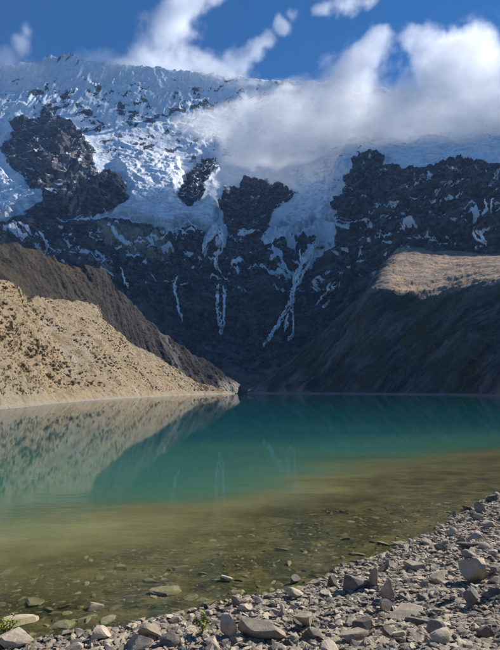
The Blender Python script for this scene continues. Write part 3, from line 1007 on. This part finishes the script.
# single stones one can pick out in the photograph: u, v of the foot, width and height in pixels
KEY = [
    (478, 584, 30, 24, 'tan', 0.30, "largest tan boulder, block-shaped, standing on the shore gravel", 0.85, 0.0),
    (262, 641, 46, 17, 'pale', 0.0, "long flat-topped pale slab with a dark front on the shore stones", 0.6, 0.0),
    (358, 592, 28, 16, 'dark', 0.2, "dark angular block with a pale top at the water's edge", 0.7, 0.1),
    (388, 600, 16, 18, 'pale', 0.5, "upright wedge-shaped grey stone beside the dark edge block", 0.6, 0.2),
    (375, 588, 9, 19, 'pale', 1.1, "thin leaning pale plate propped against the dark edge block", 0.4, 0.5),
    (408, 619, 38, 9, 'pale', -0.1, "long low pale slab lying flat among the shore gravel", 0.7, 0.0),
    (421, 627, 23, 9, 'dark', 0.1, "squat dark brick-shaped stone lying just in front of the long low pale slab", 0.6, 0.0),
    (438, 637, 18, 15, 'pale', 0.6, "wedge-shaped stone with one dark flank beside the squat brick-shaped stone", 0.7, 0.2),
    (488, 640, 18, 14, 'dark', 0.3, "rounded almost black stone on bare gravel", 0.9, 0.0),
    (443, 645, 22, 12, 'pale', 0.9, "grey tilted stone resting below the wedge-shaped stone", 0.7, 0.2),
    (388, 612, 17, 10, 'dark', 0.4, "dark stone touching the end of the long low pale slab", 0.8, 0.1),
    (384, 573, 13, 7, 'dark', 0.2, "small dark slab near the water, uphill of the edge block", 0.7, 0.0),
    (416, 571, 22, 7, 'pale', -0.3, "thin pale flagstone near the boulder", 0.6, 0.1),
    (440, 584, 20, 11, 'pale', 0.7, "leaning pale stone with a dark side downhill of the tan boulder", 0.6, 0.3),
    (478, 607, 22, 16, 'dark', 0.9, "dark jagged stone at the foot of the tan boulder", 0.7, 0.3),
    (494, 598, 18, 10, 'dark', 0.2, "dark flat stone tucked behind the tan boulder", 0.8, 0.0),
    (15, 627, 34, 11, 'tan', 0.05, "broad tan slab breaking the water surface at the shore", 0.7, 0.04),
    (12, 650, 34, 15, 'pale', 0.25, "big tilted grey slab beside the leafy plant by the tan water slab", 0.6, 0.2),
    (95, 611, 15, 8, 'tan', 0.3, "small brown stone poking out of the shallow water", 0.8, 0.0),
    (226, 582, 14, 8, 'tan', 0.1, "lone orange-brown stone standing in the shallows away from shore", 0.8, 0.0),
    (443, 553, 13, 9, 'dark', 0.4, "dark pointed stone at the waterline", 0.8, 0.1),
    (454, 537, 11, 10, 'pale', 0.1, "small rounded stone with white cap at the waterline", 0.9, 0.0),
    (481, 513, 11, 11, 'pale', 0.2, "round white-topped stone perched over dark stones", 0.9, 0.0),
    (493, 502, 14, 7, 'dark', 0.0, "flat dark stone at the tip of the stony spit", 0.7, 0.0),
    (478, 521, 14, 8, 'dark', 0.4, "dark blocky stone below the white-topped stone", 0.8, 0.0),
    (476, 541, 20, 9, 'pale', 0.2, "wide pale stone on the stony spit", 0.7, 0.0),
    (470, 549, 22, 6, 'dark', 0.1, "long dark ledge-like stone on the stony spit", 0.6, 0.0),
    (296, 584, 12, 8, 'dark', 0.3, "dark wet stone just off the waterline", 0.8, 0.1),
    (268, 600, 10, 8, 'dark', 0.6, "little dark upright stone standing in the shallows", 0.8, 0.1),
    (334, 588, 12, 13, 'dark', 0.9, "dark upright chip of rock leaning at the waterline", 0.5, 0.4),
    (305, 631, 22, 14, 'pale', 0.4, "rounded pale stone next to the long flat-topped slab", 0.8, 0.1),
    (312, 641, 18, 12, 'dark', 0.7, "dark triangular stone below the rounded pale stone", 0.7, 0.2),
    (228, 640, 16, 22, 'pale', 0.3, "tall pale block standing by the leafy plant", 0.7, 0.1),
    (150, 640, 24, 12, 'pale', -0.3, "broken pale block with a dark hollow near the waterline", 0.7, 0.1),
    (168, 649, 20, 12, 'dark', 0.3, "dark lump of stone between pale blocks", 0.8, 0.1),
    (138, 652, 26, 13, 'pale', 0.2, "large pale stone at the foot of the broken pale block", 0.7, 0.0),
    (364, 632, 20, 10, 'dark', -0.2, "dark slab half buried in the shore stones", 0.7, 0.1),
    (355, 644, 26, 13, 'pale', 0.3, "smooth pale stone below the half-buried dark slab", 0.8, 0.0),
    (100, 641, 20, 12, 'pale', 0.7, "jumbled pale stone at the shallow corner of the shore", 0.7, 0.2),
]
SUNK = [(60, 630, 22, 10), (80, 637, 22, 10), (45, 613, 14, 8), (62, 610, 12, 6), (52, 616, 10, 6), (165, 596, 28, 9), (180, 571, 18, 6), (150, 583, 16, 6), (85, 622, 18, 7),
        (106, 624, 16, 7), (30, 606, 20, 5), (128, 600, 12, 5), (190, 601, 14, 5), (208, 607, 18, 7), (235, 596, 12, 5), (176, 618, 14, 8), (300, 592, 18, 5), (330, 579, 14, 4),
        (400, 546, 14, 5), (420, 541, 12, 4), (385, 546, 14, 5), (358, 556, 14, 5), (372, 562, 12, 4), (5, 575, 18, 10), (120, 570, 18, 5), (282, 551, 16, 4)]
HANDLE = ["the tan boulder", "the long flat-topped slab", "the dark edge block", "the upright grey wedge", "the thin leaning plate", "the long low slab", "the squat brick-shaped stone",
          "the dark-flanked wedge", "the almost black stone", "the grey tilted stone", "the dark end stone of the low slab", "the small dark slab near the water", "the thin flagstone",
          "the leaning dark-sided stone", "the jagged dark stone", "the flat stone behind the boulder", "the broad tan water slab", "the big tilted grey slab", "the small brown water stone",
          "the lone orange-brown stone", "the dark pointed stone", "the small white-capped stone", "the round white-topped stone", "the flat dark tip stone", "the dark blocky spit stone",
          "the wide pale spit stone", "the ledge-like spit stone", "the dark wet stone", "the little upright shallows stone", "the dark leaning chip", "the rounded stone by the slab",
          "the dark triangular stone", "the tall block by the plant", "the broken hollow block", "the dark lump", "the large stone below the broken block", "the half-buried dark slab",
          "the smooth stone below the buried slab", "the jumbled corner stone"]


def beside(x, y):
    return HANDLE[min(range(len(KEY)), key=lambda k: (occupied[k][0] - x) ** 2 + (occupied[k][1] - y) ** 2)]


MATS = {'pale': M_STONE_PALE, 'dark': M_STONE_DARK, 'tan': M_STONE_TAN}
occupied = []


def solve_ground(u, v):
    """Where the view ray of a pixel meets the ground."""
    d = at(u, v, 1.0) - np.array([0, 0, HCAM])
    ys = np.linspace(3, 40, 1200)
    z = HCAM + d[2] * ys
    g, _ = ground_h(d[0] * ys, ys)
    k = int(np.argmax(z <= g))
    return d[0] * ys[k], ys[k]


for k, (u, v, w, h, tone, rz, lab, deepn, tl) in enumerate(KEY):
    x, y = solve_ground(u, v)
    rngd = math.hypot(y, HCAM)
    mpp = rngd / FPX
    W = w * mpp * 0.9
    H = h * mpp * 0.95
    D = max(W * deepn * 0.9, 0.5 * H)
    me = stone_mesh("stone", 900 + k, (1, D / W, H / W), MATS[tone], 3, 9, 0.03, 0.3, 0.65)
    nm = "boulder" if k == 0 else "stone"
    place_stone(nm, me, x, y + D * 0.35, W, rz * 0.5, (tl * 0.35, tl * 0.25), 0.38 if k in (16, 18, 19, 28) else 0.10, label=lab, category="boulder" if k == 0 else "stone")
    occupied.append((x, y + D * 0.35, W * 0.45))
for k, (u, v, w, h) in enumerate(SUNK):
    x, y = solve_ground(u, v)
    mpp = math.hypot(y, HCAM) / FPX
    W = w * mpp
    me = stone_mesh("sunken_stone", 1300 + k, (1, random.uniform(0.55, 0.85), random.uniform(0.2, 0.34)), M_STONE_SUNK, 3, 9, 0.06, 0.22, 0.6)
    place_stone("sunken_stone", me, x, y + 0.1, W, random.uniform(-0.9, 0.9), (random.gauss(0, 0.08), random.gauss(0, 0.08)), 0.4,
                label="pale flat stone under shallow water near " + beside(x, y), category="stone", group="pale stones lying in the shallows")
    occupied.append((x, y + 0.1, W * 0.4))

# loose stones strewn over the shore
SHAPES = [("flat slab-like", (1, 0.75, 0.28), 8, 0.25, 0.6), ("blocky angular", (1, 0.8, 0.62), 9, 0.25, 0.6), ("wedge-shaped", (1, 0.62, 0.48), 6, 0.15, 0.5), ("rounded", (1, 0.85, 0.6), 20, 0.5, 0.85)]
TONES = [("pale", "pale grey", M_STONE_PALE), ("dark", "dark grey", M_STONE_DARK)]
LIB = []
for tn, tl, mm in TONES:
    for sn_, dm, cuts, lo_, hi_ in SHAPES:
        for j in range(4):
            LIB.append((f"{tl} {sn_} loose stone near", f"{tl} {sn_} stones on the shore",
                        stone_mesh("stone", 2000 + len(LIB), dm, mm, 3, cuts, 0.03, lo_, hi_), tn))


def in_view(x, y, m=12):
    z = 0.3 - HCAM
    c = y * CP + z * SP
    uu = 250 + FPX * x / c
    vv = 325 - FPX * (z * CP - y * SP) / c
    return (uu > -m) & (uu < 500 + m) & (vv < 650 + m + 10)


cand = []
tries = 0
while len(cand) < 235 and tries < 60000:
    tries += 1
    x, y = random.uniform(-5, 12), random.uniform(3.6, 19)
    d = float(land_sd(np.array([x]), np.array([y]))[0])
    if d < -0.12 or d > 6 or not in_view(x, y):
        continue
    s = 0.085 + 0.19 * random.random() ** 2.4
    if y > 10:
        s *= 1.15
    if any((x - a) ** 2 + (y - b) ** 2 < (c + s * 0.42) ** 2 for a, b, c in occupied):
        continue
    occupied.append((x, y, s * 0.42))
    cand.append((x, y, s))
for x, y, s in cand:
    pool = [e for e in LIB if e[3] == ('dark' if random.random() < 0.2 else 'pale')]
    lab, grp, me, _ = random.choice(pool)
    place_stone("stone", me, x, y, s, random.uniform(0, 6.28), (random.gauss(0, 0.16), random.gauss(0, 0.16)), random.uniform(0.08, 0.25),
                label=lab + " " + beside(x, y), category="stone", group=grp)


# the gravel too fine to pick apart, and the algae-coated bed stones
def gravel(name, n, region, sizes, mats, seed, sub=1, dmin=-0.5, dmax=9, flat=1.0, lift=0.12):
    r = np.random.default_rng(seed)
    tmpl = []
    for k in range(14):
        me = stone_mesh("tmp", seed * 10 + k, (1, r.uniform(0.6, 0.95), r.uniform(0.25, 0.55)), None, sub, 7, 0.0, 0.2, 0.6)
        v = np.array([x.co[:] for x in me.vertices])
        f = np.array([p.vertices[:] for p in me.polygons])
        bpy.data.meshes.remove(me)
        tmpl.append((v, f))
    x = r.uniform(region[0], region[1], n * 6)
    y = r.uniform(region[2], region[3], n * 6)
    d = land_sd(x, y)
    keep = (d > dmin) & (d < dmax) & in_view(x, y, 60)
    x, y = x[keep][:n], y[keep][:n]
    z, _ = ground_h(x, y)
    V, F, off = [], [], 0
    for k in range(len(x)):
        v, f = tmpl[k % 14]
        s = sizes[0] + (sizes[1] - sizes[0]) * r.random() ** 2.4
        a = r.uniform(0, 6.28)
        t = r.normal() * 0.25
        c, s_ = math.cos(a), math.sin(a)
        w = v * s * np.array([1, 1, flat])
        w = np.stack([w[:, 0], w[:, 1] * math.cos(t) - w[:, 2] * math.sin(t), w[:, 1] * math.sin(t) + w[:, 2] * math.cos(t)], -1)
        w = np.stack([w[:, 0] * c - w[:, 1] * s_, w[:, 0] * s_ + w[:, 1] * c, w[:, 2]], -1)
        V.append(w + np.array([x[k], y[k], z[k] + lift * s * flat]))
        F.append(f + off)
        off += len(v)
    F = np.concatenate(F)
    me = raw_mesh(name, np.concatenate(V), F, None, flat=True)
    for m_ in mats:
        me.materials.append(m_)
    nf = len(tmpl[0][1])
    mi = np.repeat(r.choice(len(mats), len(x), p=[0.8, 0.2] if len(mats) == 2 else None), nf).astype(np.int32)
    me.polygons.foreach_set('material_index', mi)
    return link(name, me, kind="stuff")


gravel("cobbles", 2200, (-6, 14, 3.4, 20), (0.07, 0.17), [M_STONE_PALE, M_STONE_DARK], 33, 2, -0.12, 9, 0.9)
gravel("gravel", 20000, (-6, 14, 3.4, 20), (0.02, 0.15), [M_STONE_PALE, M_STONE_DARK], 31, 1, -0.18)
gravel("lake_bed_stones", 2200, (-9, 12, 5, 16), (0.05, 0.26), [M_STONE_WET, M_STONE_SUNK], 32, 2, -4.2, -0.1, 0.5, -0.10)


# ------------------------------------------------------------------ small leafy plants between the stones
def leafy_plant(u, v, hpx, label, seed):
    r = random.Random(seed)
    x, y = solve_ground(u, v)
    gz = float(ground_h(np.array([x]), np.array([y]))[0][0])
    H = hpx * math.hypot(y, HCAM) / FPX
    root = bpy.data.objects.new("leafy_plant", None)
    COL.objects.link(root)
    root.location = (x, y, gz)
    root['label'] = label
    root['category'] = "plant"
    for s in range(9):
        a = r.uniform(0, 6.28)
        lean = r.uniform(0.15, 0.7)
        tip = np.array([math.cos(a) * lean * H, math.sin(a) * lean * H, H * r.uniform(0.65, 1.05)])
        vs, fs = [], []
        for k in range(5):
            f = k / 4
            c = tip * f + np.array([0, 0, 0.12 * H * math.sin(f * math.pi)])
            for q_ in range(4):
                an = q_ * math.pi / 2
                vs.append(c + 0.006 * (1 - 0.6 * f) * np.array([math.cos(an), math.sin(an), 0]))
            if k:
                for q_ in range(4):
                    b = (k - 1) * 4
                    fs.append((b + q_, b + (q_ + 1) % 4, b + 4 + (q_ + 1) % 4, b + 4 + q_))
        st = link("stem", raw_mesh("stem", np.array(vs), np.array(fs), M_STEM), root)
        vs, fs = [], []
        for k in range(16):
            f = r.uniform(0.3, 1.0)
            c = tip * f + np.array([0, 0, 0.12 * H * math.sin(f * math.pi)])
            dv = np.array([r.gauss(0, 1), r.gauss(0, 1), r.gauss(0.5, 0.5)])
            dv /= np.linalg.norm(dv)
            sd = np.cross(dv, [0.2, 0.1, 1])
            sd /= np.linalg.norm(sd)
            L, Wd = H * r.uniform(0.16, 0.26), H * 0.055
            up = np.cross(sd, dv) * Wd * 0.5
            b = len(vs)
            vs += [c, c + dv * L * 0.5 + sd * Wd + up, c + dv * L, c + dv * L * 0.5 - sd * Wd + up, c + dv * L * 0.5]
            fs += [(b, b + 1, b + 4), (b + 1, b + 2, b + 4), (b + 2, b + 3, b + 4), (b + 3, b, b + 4)]
        link("leaves", raw_mesh("leaves", np.array(vs), np.array(fs), M_LEAF), st)


leafy_plant(202, 636, 16, "yellow-green leafy plant growing between pale shore blocks", 3)
leafy_plant(4, 640, 17, "yellow-green leafy plant growing at the broad tan water slab", 4)


# ------------------------------------------------------------------ clouds
def cloud(label, puffs, vox, dens, wav, seed, namp=1.0, bias=0.0, stretch=(1, 1, 1), soft=0.25, thin=1.0):
    """A voxel cloud: soft union of puffs broken up by noise."""
    pts = []
    for (u, v, Yd, ru, rv, *rest) in puffs:
        c = at(u, v, Yd)
        k = Yd / FPX * 1.05
        ry = rest[0] if rest else (ru + rv) * 0.5 * k * thin
        pts.append((c, np.array([ru * k, ry, rv * k])))
    lo = np.min([c - r * 1.7 for c, r in pts], 0)
    hi = np.max([c + r * 1.7 for c, r in pts], 0)
    n = np.maximum(4, np.ceil((hi - lo) / vox).astype(int) + 1)
    ng = bpy.data.node_groups.new("cloud_grid", 'GeometryNodeTree')
    ng.interface.new_socket("Geometry", in_out='INPUT', socket_type='NodeSocketGeometry')
    ng.interface.new_socket("Geometry", in_out='OUTPUT', socket_type='NodeSocketGeometry')
    L = ng.links.new
    ng.nodes.new("NodeGroupInput")
    go = ng.nodes.new("NodeGroupOutput")
    ps = ng.nodes.new("GeometryNodeInputPosition").outputs[0]

    def put(sock, x):
        if isinstance(x, bpy.types.NodeSocket):
            L(x, sock)
        else:
            sock.default_value = x

    def vm(op, a, b):
        nd = ng.nodes.new("ShaderNodeVectorMath")
        nd.operation = op
        put(nd.inputs[0], a)
        if b is not None:
            put(nd.inputs[1], b)
        return nd.outputs['Value'] if op in ('LENGTH', 'DOT_PRODUCT') else nd.outputs[0]

    def mt(op, a, b=0.0, c=0.0, clamp=False):
        nd = ng.nodes.new("ShaderNodeMath")
        nd.operation = op
        nd.use_clamp = clamp
        for k, x in enumerate((a, b, c)):
            put(nd.inputs[k], x)
        return nd.outputs[0]

    def noise(vec, scale, detail, rough, off):
        nd = ng.nodes.new("ShaderNodeTexNoise")
        L(vm('ADD', vec, (off, off * 0.7, off * 1.3)), nd.inputs['Vector'])
        nd.inputs['Scale'].default_value = scale
        nd.inputs['Detail'].default_value = detail
        nd.inputs['Roughness'].default_value = rough
        return nd
    wn_ = noise(ps, 1 / (wav * 1.4), 3, 0.5, seed * 37.0)
    wv_ = vm('SUBTRACT', wn_.outputs['Color'], (0.5, 0.5, 0.5))
    pw = vm('ADD', ps, vm('MULTIPLY', wv_, (wav * 0.55,) * 3))
    sh = None
    for c, r in pts:
        d = vm('LENGTH', vm('DIVIDE', vm('SUBTRACT', pw, tuple(c)), tuple(r)), None)
        sh = d if sh is None else mt('SMOOTH_MIN', sh, d, 0.5)
    sh = mt('SUBTRACT', 1.0, sh)
    ns = noise(vm('MULTIPLY', pw, stretch), 1 / wav, 10, 0.74, seed * 91.0).outputs[0]
    ns = mt('MULTIPLY_ADD', ns, 4.0 * namp, -2.0 * namp)
    val = mt('ADD', mt('MULTIPLY_ADD', sh, 1.15, bias), ns)
    den = mt('MULTIPLY', val, 1.0 / (soft * 4), 0, True)
    den = mt('POWER', den, 1.3)
    guard = mt('MULTIPLY_ADD', sh, 3.0, 1.9, True)
    den = mt('MULTIPLY', den, guard)
    vcn = ng.nodes.new("GeometryNodeVolumeCube")
    L(den, vcn.inputs['Density'])
    vcn.inputs['Min'].default_value = tuple(lo)
    vcn.inputs['Max'].default_value = tuple(hi)
    for k, nmx in enumerate(("Resolution X", "Resolution Y", "Resolution Z")):
        vcn.inputs[nmx].default_value = int(n[k])
    mat = mat_cloud("cloud_vapour", dens)
    sm = ng.nodes.new("GeometryNodeSetMaterial")
    sm.inputs['Material'].default_value = mat
    L(vcn.outputs[0], sm.inputs[0])
    L(sm.outputs[0], go.inputs[0])
    vd = bpy.data.volumes.new("cloud")
    vd.materials.append(mat)
    o = link("cloud", vd, label=label, category="cloud", group="clouds round the summit")
    md = o.modifiers.new("grid", 'NODES')
    md.node_group = ng
    return o


cloud("great white cloud bank hugging the snowy ridge above the dark massif",
      [(225, 126, 1160, 30, 22), (262, 134, 1150, 48, 30), (300, 126, 1150, 48, 38), (345, 120, 1120, 58, 44), (400, 110, 1100, 62, 46), (450, 98, 1080, 54, 50), (492, 90, 1080, 52, 52),
       (548, 86, 1080, 60, 55), (610, 90, 1060, 60, 55), (352, 80, 1150, 34, 32), (330, 100, 1150, 32, 25), (374, 52, 1180, 26, 22), (412, 40, 1200, 24, 16), (432, 60, 1180, 30, 22), (470, 52, 1120, 30, 24), (440, 74, 1130, 34, 24), (210, 126, 1170, 26, 14),
       (430, 134, 1060, 64, 20), (318, 150, 1120, 44, 14), (255, 152, 1120, 36, 11)],
      3.2, 0.018, 150, 201, 1.1, 0.16, soft=0.14, thin=0.62)
cloud("tall cloud plume streaming up from the snowy ridge into blue sky",
      [(148, 64, 1720, 22, 15), (158, 46, 1740, 26, 20), (172, 26, 1760, 30, 22), (188, 8, 1780, 30, 16), (212, 0, 1780, 16, 12), (180, 66, 1700, 44, 16), (215, 74, 1690, 32, 13), (130, 70, 1690, 22, 11), (250, 86, 1660, 30, 10), (285, 92, 1640, 26, 10)],
      5.5, 0.015, 130, 221, 0.9, -0.02, soft=0.18)
cloud("slanting wisp of cloud between the tall plume and the great bank",
      [(226, 76, 1660, 20, 11), (240, 62, 1660, 18, 14), (254, 50, 1670, 15, 12), (270, 40, 1680, 13, 10), (284, 26, 1680, 11, 10), (293, 15, 1690, 8, 7)],
      6.0, 0.016, 100, 231, 0.9, -0.05, soft=0.18)
cloud("small detached cloud floating high in blue sky",
      [(346, 6, 1800, 22, 8), (326, 10, 1800, 15, 6), (366, 2, 1800, 14, 6)], 6.0, 0.018, 90, 241, 0.9, 0.0)
cloud("faint hooked wisp of mist at the snowy shoulder",
      [(8, 62, 1500, 20, 12), (22, 46, 1500, 9, 14), (25, 30, 1500, 6, 10), (36, 66, 1500, 16, 8)], 6.0, 0.016, 90, 251, 0.9, 0.1)
cloud("thin mist blowing over the summit crest",
      [(86, 58, 1640, 14, 8), (104, 60, 1640, 18, 9), (122, 68, 1640, 15, 9)], 6.0, 0.016, 80, 261, 0.9, 0.15)

# ------------------------------------------------------------------ valley air
hz, nt, out = new_mat("valley_air")
g = NT(nt)
pv = g.node("ShaderNodeVolumePrincipled", ins={'Density': 0.00006, 'Anisotropy': 0.0, 'Color': (0.34, 0.56, 0.97, 1)})
nt.links.new(pv.outputs[0], out.inputs['Volume'])
bx0, bx1 = np.array([-5000, -2000, -31.5]), np.array([5000, 5000, 2050])
cn = np.array([[(bx0, bx1)[i][0], (bx0, bx1)[j][1], (bx0, bx1)[k][2]] for i in (0, 1) for j in (0, 1) for k in (0, 1)])
link("haze", raw_mesh("haze", cn, np.array([[0, 1, 3, 2], [4, 6, 7, 5], [0, 4, 5, 1], [2, 3, 7, 6], [0, 2, 6, 4], [1, 5, 7, 3]]), hz, flat=True), kind="stuff")
